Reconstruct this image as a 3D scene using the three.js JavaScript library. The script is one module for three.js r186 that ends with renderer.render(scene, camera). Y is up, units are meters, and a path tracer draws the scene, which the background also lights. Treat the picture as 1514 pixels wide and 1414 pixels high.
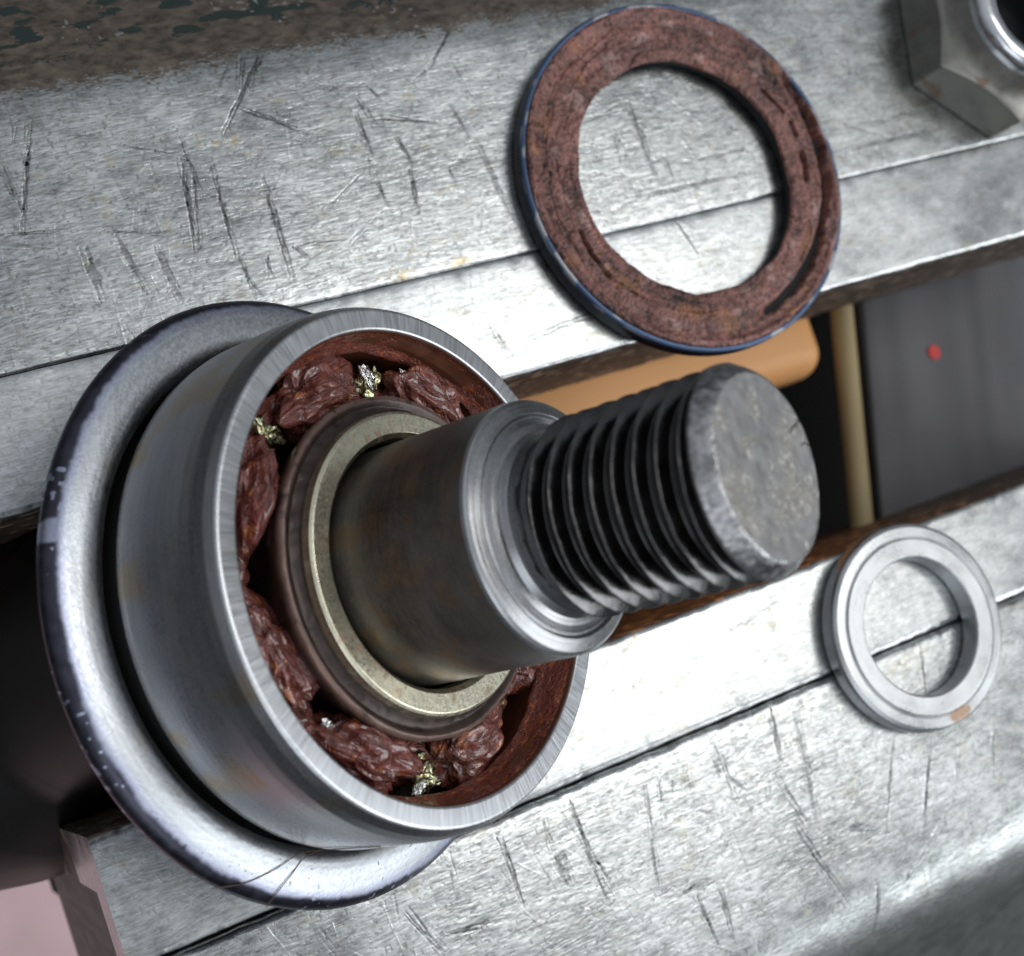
import * as THREE from 'three';
import { RoundedBoxGeometry } from 'three/addons/geometries/RoundedBoxGeometry.js';
import { mergeGeometries } from 'three/addons/utils/BufferGeometryUtils.js';
import { RectAreaLightUniformsLib } from 'three/addons/lights/RectAreaLightUniformsLib.js';

// ---------------------------------------------------------------- camera, light, exposure
const MM = 0.001;
const scene = new THREE.Scene();
const camera = new THREE.PerspectiveCamera(36.42, 1024 / 956, 0.01, 20);
camera.matrixAutoUpdate = true;
{
  const m = new THREE.Matrix4().makeBasis(
    new THREE.Vector3(0.8640, 0.3880, 0.3210), new THREE.Vector3(0.2690, 0.1820, -0.9460), new THREE.Vector3(-0.4250, 0.9040, 0.0530));
  camera.quaternion.setFromRotationMatrix(m);
  camera.position.set(0, 145.22 * MM, 0);
}
camera.focus = 0.138;
camera.userData.fStop = 34;
const renderer = new THREE.WebGLRenderer({ antialias: true });
renderer.toneMapping = THREE.LinearToneMapping;
renderer.toneMappingExposure = 1.15;
renderer.shadowMap.enabled = true;
{ // overcast daylight: brightest overhead, falling off evenly to the horizon
  const w = 64, h = 128, d = new Float32Array(w * h * 4);
  for (let y = 0; y < h; y++) for (let x = 0; x < w; x++) { const up = Math.sin(((y + 0.5) / h - 0.5) * Math.PI), k = up > 0 ? 0.12 + 0.38 * up : 0.12 - 0.06 * Math.min(1, -up * 4); d.set([k * 0.94, k, k * 1.08, 1], (y * w + x) * 4); }
  const t = new THREE.DataTexture(d, w, h, THREE.RGBAFormat, THREE.FloatType); t.mapping = THREE.EquirectangularReflectionMapping; t.magFilter = THREE.LinearFilter; t.needsUpdate = true;
  scene.background = scene.environment = t;
}
RectAreaLightUniformsLib.init();
function areaLight(name, color, intensity, w, h, pos, target) {
  const l = new THREE.RectAreaLight(color, intensity, w, h);
  l.name = name; l.position.set(...pos); l.lookAt(...target); scene.add(l);
  return l;
}
const aim = [0.085, 0, 0];
areaLight('ceiling_panel', new THREE.Color(1.0, 0.99, 0.96), 4.0, 0.42, 0.34, [0.085 + 0.445 * 0.9, 0.896 * 0.9, 0.0], aim);
areaLight('side_fill', new THREE.Color(0.9, 0.95, 1.0), 1.3, 0.6, 0.6, [-0.25, 0.7, 0.6], aim);  // added fill lamp that brightens the flange; no window is known there
areaLight('low_window', new THREE.Color(0.95, 0.98, 1.0), 3.8, 0.55, 0.45, [0.75, 0.42, 0.5], aim);

// ---------------------------------------------------------------- helpers
function rng(seed) { let s = seed >>> 0; return () => { s = (s + 0x6d2b79f5) >>> 0; let t = Math.imul(s ^ (s >>> 15), 1 | s); t = (t + Math.imul(t ^ (t >>> 7), 61 | t)) ^ t; return ((t ^ (t >>> 14)) >>> 0) / 4294967296; }; }
const hash = (x, y, z) => { let h = Math.imul(x, 374761393) ^ Math.imul(y, 668265263) ^ Math.imul(z, 1274126177); h = Math.imul(h ^ (h >>> 13), 1274126177); h = Math.imul(h ^ (h >>> 16), 2246822519); return ((h ^ (h >>> 15)) >>> 0) / 4294967296; };
const sm = (t) => t * t * (3 - 2 * t), mix = (a, b, t) => a + (b - a) * t, clamp = (x, a = 0, b = 1) => Math.min(b, Math.max(a, x));
const step = (a, b, x) => sm(clamp((x - a) / (b - a)));
function n2(x, y, px = 0, py = 0, s = 0) {       // value noise, wrapping after px, py cells
  const ix = Math.floor(x), iy = Math.floor(y), u = sm(x - ix), v = sm(y - iy);
  const w = (k, p) => (p ? ((k % p) + p) % p : k), x0 = w(ix, px), x1 = w(ix + 1, px), y0 = w(iy, py), y1 = w(iy + 1, py);
  return mix(mix(hash(x0, y0, s), hash(x1, y0, s), u), mix(hash(x0, y1, s), hash(x1, y1, s), u), v);
}
function n3(x, y, z) {
  const ix = Math.floor(x), iy = Math.floor(y), iz = Math.floor(z), u = sm(x - ix), v = sm(y - iy), w = sm(z - iz);
  const a = mix(mix(hash(ix, iy, iz), hash(ix + 1, iy, iz), u), mix(hash(ix, iy + 1, iz), hash(ix + 1, iy + 1, iz), u), v);
  const b = mix(mix(hash(ix, iy, iz + 1), hash(ix + 1, iy, iz + 1), u), mix(hash(ix, iy + 1, iz + 1), hash(ix + 1, iy + 1, iz + 1), u), v);
  return mix(a, b, w);
}
const fbm3 = (x, y, z, o = 4) => { let s = 0, a = 0.5, t = 0; for (let i = 0; i < o; i++) { s += a * n3(x, y, z); t += a; a *= 0.5; x *= 2.03; y *= 2.03; z *= 2.03; } return s / t; };
const fbm2 = (x, y, o = 4, s = 0) => { let r = 0, a = 0.5, t = 0; for (let i = 0; i < o; i++) { r += a * n2(x, y, 0, 0, s + i); t += a; a *= 0.5; x *= 2.03; y *= 2.03; } return r / t; };
const toS = (c) => 255 * (c <= 0.0031308 ? 12.92 * c : 1.055 * Math.pow(c, 1 / 2.4) - 0.055);
function dtex(data, w, h, srgb) {
  const t = new THREE.DataTexture(data, w, h); t.wrapS = t.wrapT = THREE.RepeatWrapping; t.magFilter = THREE.LinearFilter; t.minFilter = THREE.LinearMipmapLinearFilter;
  if (srgb) t.colorSpace = THREE.SRGBColorSpace;
  t.needsUpdate = true; return t;
}
// fn(x, y, o) sets o.c (linear rgb), o.rough, o.h; returns a material
function painted(w, h, fn, opts = {}) {
  const C = new Uint8Array(w * h * 4), R = new Uint8Array(w * h * 4), B = new Uint8Array(w * h * 4), o = { c: [0, 0, 0], rough: 0.5, h: 0.5, metal: 1 };
  for (let y = 0, i = 0; y < h; y++) for (let x = 0; x < w; x++, i += 4) {
    o.metal = opts.metalness ?? 1; fn(x, y, o);
    for (let k = 0; k < 3; k++) C[i + k] = toS(clamp(o.c[k]));
    R[i] = 0; R[i + 1] = 255 * clamp(o.rough, 0.03, 1); R[i + 2] = 255 * clamp(o.metal);
    B[i] = B[i + 1] = B[i + 2] = 255 * clamp(o.h);
    C[i + 3] = R[i + 3] = B[i + 3] = 255;
  }
  const rm = dtex(R, w, h);
  return new THREE.MeshPhysicalMaterial({ map: dtex(C, w, h, true), roughnessMap: rm, metalnessMap: rm, metalness: 1, roughness: 1, bumpMap: dtex(B, w, h), bumpScale: opts.bump ?? 2e-5, clearcoat: opts.coat ?? 0, clearcoatRoughness: opts.coatRough ?? 0.2, name: opts.name ?? 'surface' });
}
const plain = (c, rough, metal = 0, extra = {}) => new THREE.MeshPhysicalMaterial({ color: new THREE.Color().setRGB(...c), roughness: rough, metalness: metal, ...extra });
const names = {};
const numbered = (n) => { const k = names[n] = (names[n] ?? -1) + 1; return k ? n + '_' + String(k).padStart(3, '0') : n; };
function mesh(name, geo, mat, parent) {           // geometry given in millimetres
  geo.scale(MM, MM, MM);
  const m = new THREE.Mesh(geo, mat); m.name = parent === scene ? numbered(name) : name; m.castShadow = m.receiveShadow = true; parent.add(m); return m;
}
function thing(name, label, category, pos = [0, 0, 0], group) {
  const g = new THREE.Group(); g.name = numbered(name); g.position.set(pos[0] * MM, pos[1] * MM, pos[2] * MM);
  g.userData = { label, category }; if (group) g.userData.group = group;
  scene.add(g); return g;
}
function tag(o, label, category, kind) { o.userData.label = label; if (category) o.userData.category = category; if (kind) o.userData.kind = kind; return o; }
// a surface of revolution round y: points [r, y] in mm, angle 0 along +x turning towards +z; disp(angle, k) may move a point [dr, dy]
function revolve(pts, seg = 256, disp) {
  const P = [], U = [], I = [], n = pts.length, L = [0];
  for (let k = 1; k < n; k++) L.push(L[k - 1] + Math.hypot(pts[k][0] - pts[k - 1][0], pts[k][1] - pts[k - 1][1]));
  for (let a = 0; a <= seg; a++) {
    const th = (a % seg) / seg * Math.PI * 2, c = Math.cos(th), s = Math.sin(th);
    for (let k = 0; k < n; k++) {
      let [r, y] = pts[k]; if (disp) { const d = disp(th, k, r, y); r += d[0]; y += d[1]; }
      P.push(r * c, y, r * s); U.push(a / seg, L[k] / L[n - 1]);
    }
  }
  for (let a = 0; a < seg; a++) for (let k = 0; k < n - 1; k++) { const i = a * n + k, j = i + n; I.push(i, i + 1, j, j, i + 1, j + 1); }
  const g = new THREE.BufferGeometry();
  g.setAttribute('position', new THREE.Float32BufferAttribute(P, 3)); g.setAttribute('uv', new THREE.Float32BufferAttribute(U, 2)); g.setIndex(I);
  g.computeVertexNormals();
  const N = g.attributes.normal;                  // close the seam
  for (let k = 0; k < n; k++) { const j = seg * n + k, v = new THREE.Vector3(N.getX(k) + N.getX(j), N.getY(k) + N.getY(j), N.getZ(k) + N.getZ(j)).normalize(); N.setXYZ(k, v.x, v.y, v.z); N.setXYZ(j, v.x, v.y, v.z); }
  return g;
}
// keeps corners crisp: puts two points close to each inner corner of a profile
function crisp(pts, e = 0.05) {
  const o = [pts[0]];
  for (let k = 1; k < pts.length - 1; k++) {
    const p = pts[k], to = (q) => { const d = Math.hypot(q[0] - p[0], q[1] - p[1]), t = Math.min(0.45, e / d); return [mix(p[0], q[0], t), mix(p[1], q[1], t)]; };
    const a = to(pts[k - 1]), b = to(pts[k + 1]); o.push(a, [(a[0] + b[0] + p[0]) / 3, (a[1] + b[1] + p[1]) / 3], b);
  }
  o.push(pts[pts.length - 1]); return o;
}

// ---------------------------------------------------------------- the vise: two jaws with scratched tops
const gougesUpper = [[57.1, -61.8, 48.7, -52.4, 5], [54.2, -61.5, 52, -55.9, 4], [56.4, -61.5, 53.2, -56.1, 3], [53.7, -61.6, 50, -57.5, 2], [30.1, -57.5, 25.9, -46.3, 4], [28.7, -57.7, 27.8, -55.3, 2], [26, -53.8, 26.8, -48.6, 6], [44.5, -53.4, 44.7, -45.7, 3], [43.7, -50.9, 42.4, -40.9, 5], [44.4, -49.6, 42.9, -40.8, 3], [46.8, -49.5, 46.3, -39.3, 5], [46.3, -39.3, 47.1, -34.5, 4], [51.7, -47.4, 51.3, -35.9, 5], [65.2, -54.5, 66.5, -50.6, 4], [64.5, -52.6, 64.9, -47.3, 4], [68.1, -49.1, 69.1, -45.3, 5], [68.5, -45, 67.8, -39.8, 5], [61.3, -55.8, 67.2, -55, 9], [67.2, -55, 67.9, -53.2, 4], [76.2, -51.4, 77.3, -47.5, 7], [77.6, -46.6, 78.8, -37.6, 8], [81.3, -62.4, 75.1, -56.2, 5], [75.1, -56.2, 72, -54.2, 2], [52, -55.4, 58.1, -51.1, 5], [34.5, -44.4, 35.9, -37.7, 7], [31.1, -43.7, 31.4, -37.8, 8], [38.4, -42.1, 39, -36, 7], [36.7, -53.9, 44.8, -50.7, 2], [23.8, -46.3, 30.3, -45.7, 3], [23.5, -45.5, 28.1, -44, 2], [34.2, -44.7, 39.5, -43.4, 3], [67.2, -51.3, 73.8, -49.3, 4], [64.3, -45.4, 64.5, -41.3, 3], [73.2, -44.1, 73.5, -42, 3], [57.4, -42, 62.6, -45.3, 2], [58.9, -38.1, 62.6, -40.5, 2], [53.3, -39.3, 58.6, -38.4, 3], [52.8, -39, 53.8, -37.3, 3], [49.2, -38.6, 49.2, -36.3, 3], [99, -47.7, 99.3, -38, 4], [92.3, -46.7, 99, -46.7, 4], [96, -44.9, 95.7, -40.3, 3], [101.6, -39.9, 101.5, -36.7, 3], [95.2, -36.1, 113.5, -36.1, 4], [103.5, -38.8, 113.4, -38.9, 2], [128.8, -39.9, 134.7, -36.7, 2], [131.4, -39, 143.1, -38.8, 2], [128.5, -36.3, 147, -36.2, 5]];
const gougesLower = [[93.5, 27.6, 91, 40.6, 7], [90, 25.9, 89.2, 32, 5], [88, 32.8, 90.5, 41.8, 3], [88.4, 39.6, 91.3, 49.8, 5], [105.2, 34.8, 99.6, 44.4, 4], [110.3, 36.7, 104.1, 47.4, 5], [114.3, 38.1, 110.7, 44.6, 3], [110.2, 44.9, 98, 51.8, 2], [96.3, 49.1, 94.3, 55.2, 4], [53.5, 27.4, 53.6, 34.6, 4], [59.2, 26.9, 58.7, 30.3, 3], [62.4, 26.7, 62.7, 32.8, 4], [62.7, 32.8, 64.3, 38, 3], [71.7, 27.9, 70.4, 34, 3], [70.4, 34, 69.3, 39.6, 4], [73.6, 28.2, 72.4, 32.4, 3], [82.1, 26.5, 82, 34.7, 3], [71.4, 40.5, 75.4, 40.2, 5], [73.2, 41.4, 73.8, 47.7, 5], [76.5, 41.6, 75.7, 47.8, 4], [44.7, 34.4, 51.2, 34.9, 3], [41.6, 30.1, 43.8, 35.7, 4], [81.2, 28.8, 81.1, 30.5, 9], [82.4, 31.5, 83.6, 32.9, 7], [62.4, 30.8, 62.9, 38.8, 3], [120.4, 37.7, 117, 44.3, 4], [59.1, 31.4, 59.5, 34.3, 14], [95.1, 42.6, 97.4, 43, 7], [113.5, 25.3, 111.8, 32, 3]];
const X0 = -20, TW = 200;                          // x where the jaw textures start and how far they reach, mm
// Relief of scratches as a canvas: 128 is the untouched face, darker is deeper, lighter is a raised burr.
function scratchLayer(w, h, THmm, vOf, gouges, seed, fine) {
  const cv = document.createElement('canvas'); cv.width = w; cv.height = h;
  const g = cv.getContext('2d'), R = rng(seed), sx = w / TW, sy = h / THmm;
  g.fillStyle = 'rgb(128,128,128)'; g.fillRect(0, 0, w, h); g.lineCap = 'butt';
  const stroke = (x0, y0, x1, y1, width, tone, alpha, wob = 0.6) => {
    const n = Math.max(3, Math.round(Math.hypot(x1 - x0, y1 - y0) / 9)), nx = -(y1 - y0), ny = x1 - x0, l = Math.hypot(nx, ny) || 1;
    let px = x0, py = y0;
    for (let i = 1; i <= n; i++) {
      const t = i / n, o = (R() - 0.5) * wob * 2, qx = mix(x0, x1, t) + nx / l * o, qy = mix(y0, y1, t) + ny / l * o;
      g.strokeStyle = `rgba(${tone},${tone},${tone},${alpha * (0.55 + 0.45 * R())})`; g.lineWidth = Math.max(0.6, width * (0.35 + 0.9 * R()) * Math.sin(Math.PI * clamp(t, 0.12, 0.9)));
      g.beginPath(); g.moveTo(px, py); g.lineTo(qx, qy); g.stroke(); px = qx; py = qy;
    }
  };
  for (const f of fine) for (let i = 0; i < f.n; i++) {
    const a = f.angle + (R() - 0.5) * f.spread, L = f.len * (0.3 + R() * R() * 1.6), x = R() * w, y = R() * h, tone = R() < f.light ? 205 + R() * 50 : 20 + R() * 60;
    stroke(x, y, x + Math.cos(a) * L * sx, y + Math.sin(a) * L * sy, f.w * (0.5 + R()), tone | 0, f.alpha * (0.4 + 0.6 * R()), 0.5);
  }
  for (const [xa, za, xb, zb, k] of gouges) {
    const ax = (xa - X0) * sx, ay = vOf(za) * sy, bx = (xb - X0) * sx, by = vOf(zb) * sy, nx = -(by - ay), ny = bx - ax, l = Math.hypot(nx, ny) || 1, W = k * 0.85;
    const wide = k >= 6; for (let r = 0; r < 2 + k / 3; r++) { const o = (R() - 0.5) * W * 0.8, e = () => (R() - 0.5) * 9; stroke(ax + nx / l * o + e(), ay + ny / l * o + e(), bx + nx / l * o + e(), by + ny / l * o + e(), W * (wide ? 0.8 : 0.7), (wide ? 35 + R() * 40 : R() * 25) | 0, wide ? 0.8 : 0.95, 1.2); }
    for (const s of [-1, 1]) stroke(ax + nx / l * s * W * 0.75, ay + ny / l * s * W * 0.75, bx + nx / l * s * W * 0.75, by + ny / l * s * W * 0.75, 1.2, s > 0 ? 240 : 25, s > 0 ? 0.5 : 0.8, 1);
  }
  return g.getImageData(0, 0, w, h).data;
}
const brush0 = (x, v) => n2(x * 1.5, v * 8, 0, 0, 300);
function jawSteel(w, h, THmm, vOf, gouges, seed, fine, zone, bump = 7e-5, base = 0.4, tex = 1) {
  const S = scratchLayer(w, h, THmm, vOf, gouges, seed, fine), sx = w / TW, sy = h / THmm;
  return painted(w, h, (x, y, o) => {
    const mx = x / sx + X0, v = y / sy, sc = (S[(y * w + x) * 4] - 128) / 128;
    const wx = mx + (n2(mx * 0.3, v * 0.3, 0, 0, seed + 30) - 0.5) * 1, wv = v + (n2(mx * 0.12, v * 0.2, 0, 0, seed + 31) - 0.5) * 0.8;
    const brush = n2(wx * 0.7, wv * 6, 0, 0, seed) * 0.45 + n2(wx * 1.9, wv * 12, 0, 0, seed + 1) * 0.55, grain = n2(mx * 5, v * 5, 0, 0, seed + 2) * 0.55 + hash(x, y, seed) * 0.45;
    const cell = fbm2(mx * 1.9, v * 2.3, 3, seed + 5), big = fbm2(mx * 0.09, v * 0.12, 4, seed + 9), mid = fbm2(mx * 0.4, v * 0.7, 3, seed + 40), grime = 0.7 * step(0.62, 0.85, fbm2(mx * 0.35, v * 0.6, 5, seed + 14)) * step(0.4, 0.62, cell);
    const pit = step(0.7, 0.8, n2(mx * 3.4, v * 3.8, 0, 0, seed + 20) * 0.7 + brush * 0.3), fl = (brush - 0.5) * 1.9 + (cell - 0.5) * 0.6 + (grain - 0.5) * 0.45;
    let t = base * (1 + fl * tex * 0.62 + (big - 0.5) * 0.55 + (mid - 0.5) * 0.3);
    t *= 1 - 0.8 * Math.max(0, -sc) - 0.4 * pit * tex; t += 0.25 * Math.max(0, sc); t *= 1 - grime * 0.3;  // grooves dark with dirt; burrs painted lighter as if catching light
    o.c[0] = t * mix(0.965, 1.06, grime); o.c[1] = t * 1.0; o.c[2] = t * mix(1.0, 0.8, grime);
    o.rough = 0.31 - fl * 0.06 * tex + (mid - 0.5) * 0.16 + (big - 0.5) * 0.15 + grime * 0.12 - sc * 0.08;
    o.h = 0.5 + sc * 0.42 + ((brush - 0.5) * 0.24 + (mid - 0.5) * 0.5) * tex - pit * 0.1 * tex;
    if (zone) zone(mx, v, o, sc, grain, cell);
  }, { bump, name: 'worn_steel' });
}
// A slab along x whose section is a polyline [z, y, wobble]; closed at its left end down to yEnd.
function slab(section, x0, x1, seed, yEnd, capped, THmm, n = 420) {
  const P = [], U = [], I = [], m = section.length, L = [0];
  for (let k = 1; k < m; k++) L.push(L[k - 1] + Math.hypot(section[k][0] - section[k - 1][0], section[k][1] - section[k - 1][1]));
  for (let i = 0; i <= n; i++) for (let k = 0; k < m; k++) {
    const x = mix(x0, x1, i / n), [z, y, w = 0] = section[k], r = fbm2(x * 0.55, 3 + k * 0.05, 4, seed), chip = step(0.7, 0.85, n2(x * 0.8, 9, 0, 0, seed + 3));
    P.push(x, y - w * (0.5 * r + 0.6 * chip), z + w * (r - 0.5) * 0.8 * (k < m / 2 ? 1 : 1)); U.push((x - X0) / TW, L[k] / THmm);
  }
  for (let i = 0; i < n; i++) for (let k = 0; k < m - 1; k++) { const a = i * m + k, b = a + m; I.push(a, a + 1, b, b, a + 1, b + 1); }
  if (capped) {
    const base = P.length / 3;
    for (let k = 0; k < m; k++) { P.push(P[k * 3], P[k * 3 + 1], P[k * 3 + 2], P[k * 3], yEnd, P[k * 3 + 2]); U.push(P[k * 3 + 2] / TW, P[k * 3 + 1] / THmm, P[k * 3 + 2] / TW, yEnd / THmm); }
    for (let k = 0; k < m - 1; k++) { const a = base + k * 2; I.push(a, a + 1, a + 2, a + 2, a + 1, a + 3); }
  }
  const g = new THREE.BufferGeometry(); g.setAttribute('position', new THREE.Float32BufferAttribute(P, 3)); g.setAttribute('uv', new THREE.Float32BufferAttribute(U, 2)); g.setIndex(I); g.computeVertexNormals();
  return g;
}
const span = (a, b, y, n) => Array.from({ length: n }, (_, i) => [mix(a, b, i / (n - 1)), y]);
const fineBody = [{ n: 6500, angle: 0.02, spread: 0.4, len: 2.8, w: 0.9, alpha: 0.6, light: 0.55 }, { n: 1300, angle: 1.5, spread: 1.0, len: 2.4, w: 1.2, alpha: 0.75, light: 0.45 }, { n: 420, angle: 1.5, spread: 0.9, len: 5, w: 1.8, alpha: 0.8, light: 0.4 }, { n: 700, angle: 0.8, spread: 3.1, len: 3.5, w: 1, alpha: 0.75, light: 0.5 }, { n: 300, angle: 0.05, spread: 1.4, len: 15, w: 0.9, alpha: 0.65, light: 0.45 }, { n: 240, angle: 1.45, spread: 0.7, len: 8, w: 1.1, alpha: 0.75, light: 0.6 }, { n: 90, angle: 1.2, spread: 1.6, len: 5, w: 3.2, alpha: 0.6, light: 0.5 }];
const finePlate = [{ n: 3600, angle: 0.9, spread: 0.9, len: 2.4, w: 0.9, alpha: 0.55, light: 0.5 }, { n: 420, angle: 1.5, spread: 0.8, len: 2.6, w: 1.4, alpha: 0.7, light: 0.35 }, { n: 90, angle: 0.6, spread: 2.5, len: 6, w: 1, alpha: 0.5, light: 0.5 }];
const ironMat = painted(512, 512, (x, y, o) => {
  const a = fbm2(x / 40, y / 40, 5, 61), b = n2(x / 9, y / 60, 0, 0, 62), g = hash(x, y, 3);
  const t = 0.07 + a * 0.12 + (b - 0.5) * 0.07; o.c[0] = t * 1.12; o.c[1] = t * 0.98; o.c[2] = t * 0.86; o.metal = 0.35; o.rough = 0.55 + a * 0.2; o.h = 0.5 + (a - 0.5) * 0.6 + (b - 0.5) * 0.4 + (g - 0.5) * 0.1;
}, { bump: 1.5e-4, name: 'cast_iron' });
{
  const jaw = thing('vise_jaw', 'upper bright steel vise jaw under the rust red ring, with a brown painted far edge', 'vise jaw');
  // body: v runs over the painted slope, then the top, then the seam
  const sec = [[-98, -21], [-84, -13.5], [-72, -6.6], [-65, -2.6], [-62, -0.9, 0.3], [-60.4, -0.25, 0.3], [-58.5, 0], ...span(-57, -33.6, 0, 12), [-33.0, -0.03, 0.1], [-32.72, -0.07, 0.14], [-32.65, -0.3, 0.08], [-32.63, -7]];
  const TH = 76, v0 = (() => { let l = 0; for (let k = 1; k <= 6; k++) l += Math.hypot(sec[k][0] - sec[k - 1][0], sec[k][1] - sec[k - 1][1]); return l; })(), vOf = (z) => v0 + (z + 58.5);
  const edgeV = vOf(-60.6);
  const bodyMat = jawSteel(2048, 1024, TH, vOf, gougesUpper, 11, fineBody, (mx, v, o, sc, grain, cell) => {
    const edge = edgeV + (fbm2(mx * 0.3, v * 0.4, 4, 71) - 0.5) * 3.5 + (fbm2(mx * 2.2, v * 5, 3, 73) - 0.5) * 4.5, p = step(0.9, -0.9, v - edge);
    const spot = Math.exp(-(((mx - 48.5) / 4) ** 2 + ((v - vOf(-52)) / 1.6) ** 2)) * 0.75 + Math.exp(-(((mx - 63) / 3) ** 2 + ((v - vOf(-33.4)) / 0.9) ** 2)) + Math.exp(-(((mx - 71) / 2.5) ** 2 + ((v - vOf(-33.2)) / 0.8) ** 2)), r = step(0.25, 0.7, spot * clamp((cell - 0.3) * 3) * (0.4 + brush0(mx, v))) * 0.8;
    o.c[0] = mix(o.c[0], o.c[0] * 0.85, r); o.c[1] = mix(o.c[1], o.c[1] * 0.68, r); o.c[2] = mix(o.c[2], o.c[2] * 0.45, r);
    if (p > 0) {
      const n = fbm2(mx * 0.9, v * 1.4, 4, 74), green = step(0.57, 0.61, fbm2(mx * 0.3, v * 0.6, 4, 75)) * step(-4, -7, v - edge), chip = step(0.86, 0.88, n2(mx * 1.6, v * 1.6, 0, 0, 76)) * step(0.5, 0.6, fbm2(mx * 0.12, v * 0.12, 2, 77));
      const t = 0.075 + (n - 0.45) * 0.13 + (grain - 0.5) * 0.04; let c = [t * 1.2, t * 0.95, t * 0.74];
      if (green > 0.3) c = [0.02, 0.034, 0.03];
      if (chip > 0.5) c = [0.4, 0.4, 0.39];
      for (let k = 0; k < 3; k++) o.c[k] = mix(o.c[k], Math.max(0.008, c[k]), p);
      o.metal = mix(1, chip > 0.5 ? 1 : 0.15, p); o.rough = mix(o.rough, 0.5 + n * 0.2, p); o.h = mix(o.h, 0.5 + (n - 0.5) * 0.5 + green * 0.2 + (grain - 0.5) * 0.06, p);
    }
  });
  mesh('jaw_body', slab(sec, -20, 178, 5, -7, false, TH), bodyMat, jaw);
  const secP = [[-32.62, -7], [-32.6, -0.3, 0.05], [-32.52, -0.08, 0.1], [-32.1, -0.03, 0.1], ...span(-31.4, -19.9, -0.02, 8), [-19.5, -0.05, 0.1], [-19.2, -0.22, 0.3], [-19.08, -0.6, 0.3], [-19.07, -3], [-19.07, -12], [-19.07, -22.2, 0.4], [-19.6, -23.2, 0.3], [-26, -23.4]];
  const vP = 6.3 + 0.55, TP = 50, vTop = vP + 0.5 + 13.2;
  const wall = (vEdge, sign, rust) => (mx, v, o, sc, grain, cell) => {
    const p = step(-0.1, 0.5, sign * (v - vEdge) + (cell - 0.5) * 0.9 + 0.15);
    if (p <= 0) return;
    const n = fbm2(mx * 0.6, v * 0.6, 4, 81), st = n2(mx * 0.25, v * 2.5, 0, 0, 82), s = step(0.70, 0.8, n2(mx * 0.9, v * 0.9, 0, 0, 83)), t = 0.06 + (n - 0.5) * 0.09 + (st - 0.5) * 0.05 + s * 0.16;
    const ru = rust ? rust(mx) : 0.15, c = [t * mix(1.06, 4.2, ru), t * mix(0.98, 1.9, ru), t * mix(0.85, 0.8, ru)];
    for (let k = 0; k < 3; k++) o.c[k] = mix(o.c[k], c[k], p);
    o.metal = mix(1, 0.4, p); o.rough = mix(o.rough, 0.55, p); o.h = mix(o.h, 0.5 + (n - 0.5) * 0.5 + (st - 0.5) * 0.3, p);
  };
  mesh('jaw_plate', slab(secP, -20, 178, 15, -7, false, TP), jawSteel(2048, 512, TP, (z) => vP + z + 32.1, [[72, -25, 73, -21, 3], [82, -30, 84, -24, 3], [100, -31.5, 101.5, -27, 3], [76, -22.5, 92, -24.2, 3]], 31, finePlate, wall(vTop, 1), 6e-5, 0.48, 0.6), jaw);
  mesh('jaw_casting', new THREE.BoxGeometry(220, 72, 72).translate(90, -44, -62.5), ironMat, jaw);

  const jaw2 = thing('vise_jaw', 'lower steel vise jaw under the small grey washer, its sawn end at bottom left', 'vise jaw');
  const secQ = [[18, -44.4], [12.8, -44.2, 0.3], [12.12, -43.2, 0.3], [12.1, -30], [12.1, -15], [12.1, -4], [12.1, -0.6, 0.3], [12.22, -0.2, 0.3], [12.55, -0.04, 0.1], ...span(13, 24.3, -0.02, 8), [24.85, -0.05, 0.15], [25.08, -0.3, 0.25], [25.14, -0.9, 0.2], [25.16, -7]];
  const vQ = 5.2 + 1.2 + 43, TQ = 70;
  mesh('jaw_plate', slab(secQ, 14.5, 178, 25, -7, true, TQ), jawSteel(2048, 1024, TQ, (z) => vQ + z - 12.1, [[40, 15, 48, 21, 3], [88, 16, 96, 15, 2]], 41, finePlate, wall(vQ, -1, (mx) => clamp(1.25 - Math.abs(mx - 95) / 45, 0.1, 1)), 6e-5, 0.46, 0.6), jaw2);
  const secR = [[25.24, -7], [25.26, -0.9, 0.2], [25.34, -0.35, 0.3], [25.7, -0.04, 0.2], ...span(26.3, 48, 0, 12), [50, -0.08], [52, -0.35], [54.2, -1.1], [56.4, -2.4], [59, -4.8], [62, -8.8], [67, -14], [76, -22], [100, -40]];
  const vR = 7, TR = 112;
  mesh('jaw_body', slab(secR, 14.3, 178, 35, -7, true, TR), jawSteel(2048, 1024, TR, (z) => vR + z - 25.3, gougesLower, 51, fineBody, (mx, v, o, sc, grain, cell) => {
    const p = step(-8, 6, v - (vR + 30.5) + (fbm2(mx * 0.3, v * 0.3, 4, 91) - 0.5) * 6 + (cell - 0.5) * 2);
    if (p <= 0) return;
    const n = fbm2(mx * 0.5, v * 0.5, 4, 92), t = 0.05 + n * 0.08, c = [t * 0.95, t * 1.02, t * 0.98];
    for (let k = 0; k < 3; k++) o.c[k] = mix(o.c[k], c[k], p);
    o.metal = mix(1, 0.2, p); o.rough = mix(o.rough, 0.5, p);
  }), jaw2);
  mesh('jaw_casting', new THREE.BoxGeometry(165, 52, 44).translate(97.3, -32, 34.8), ironMat, jaw2);
}

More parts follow.
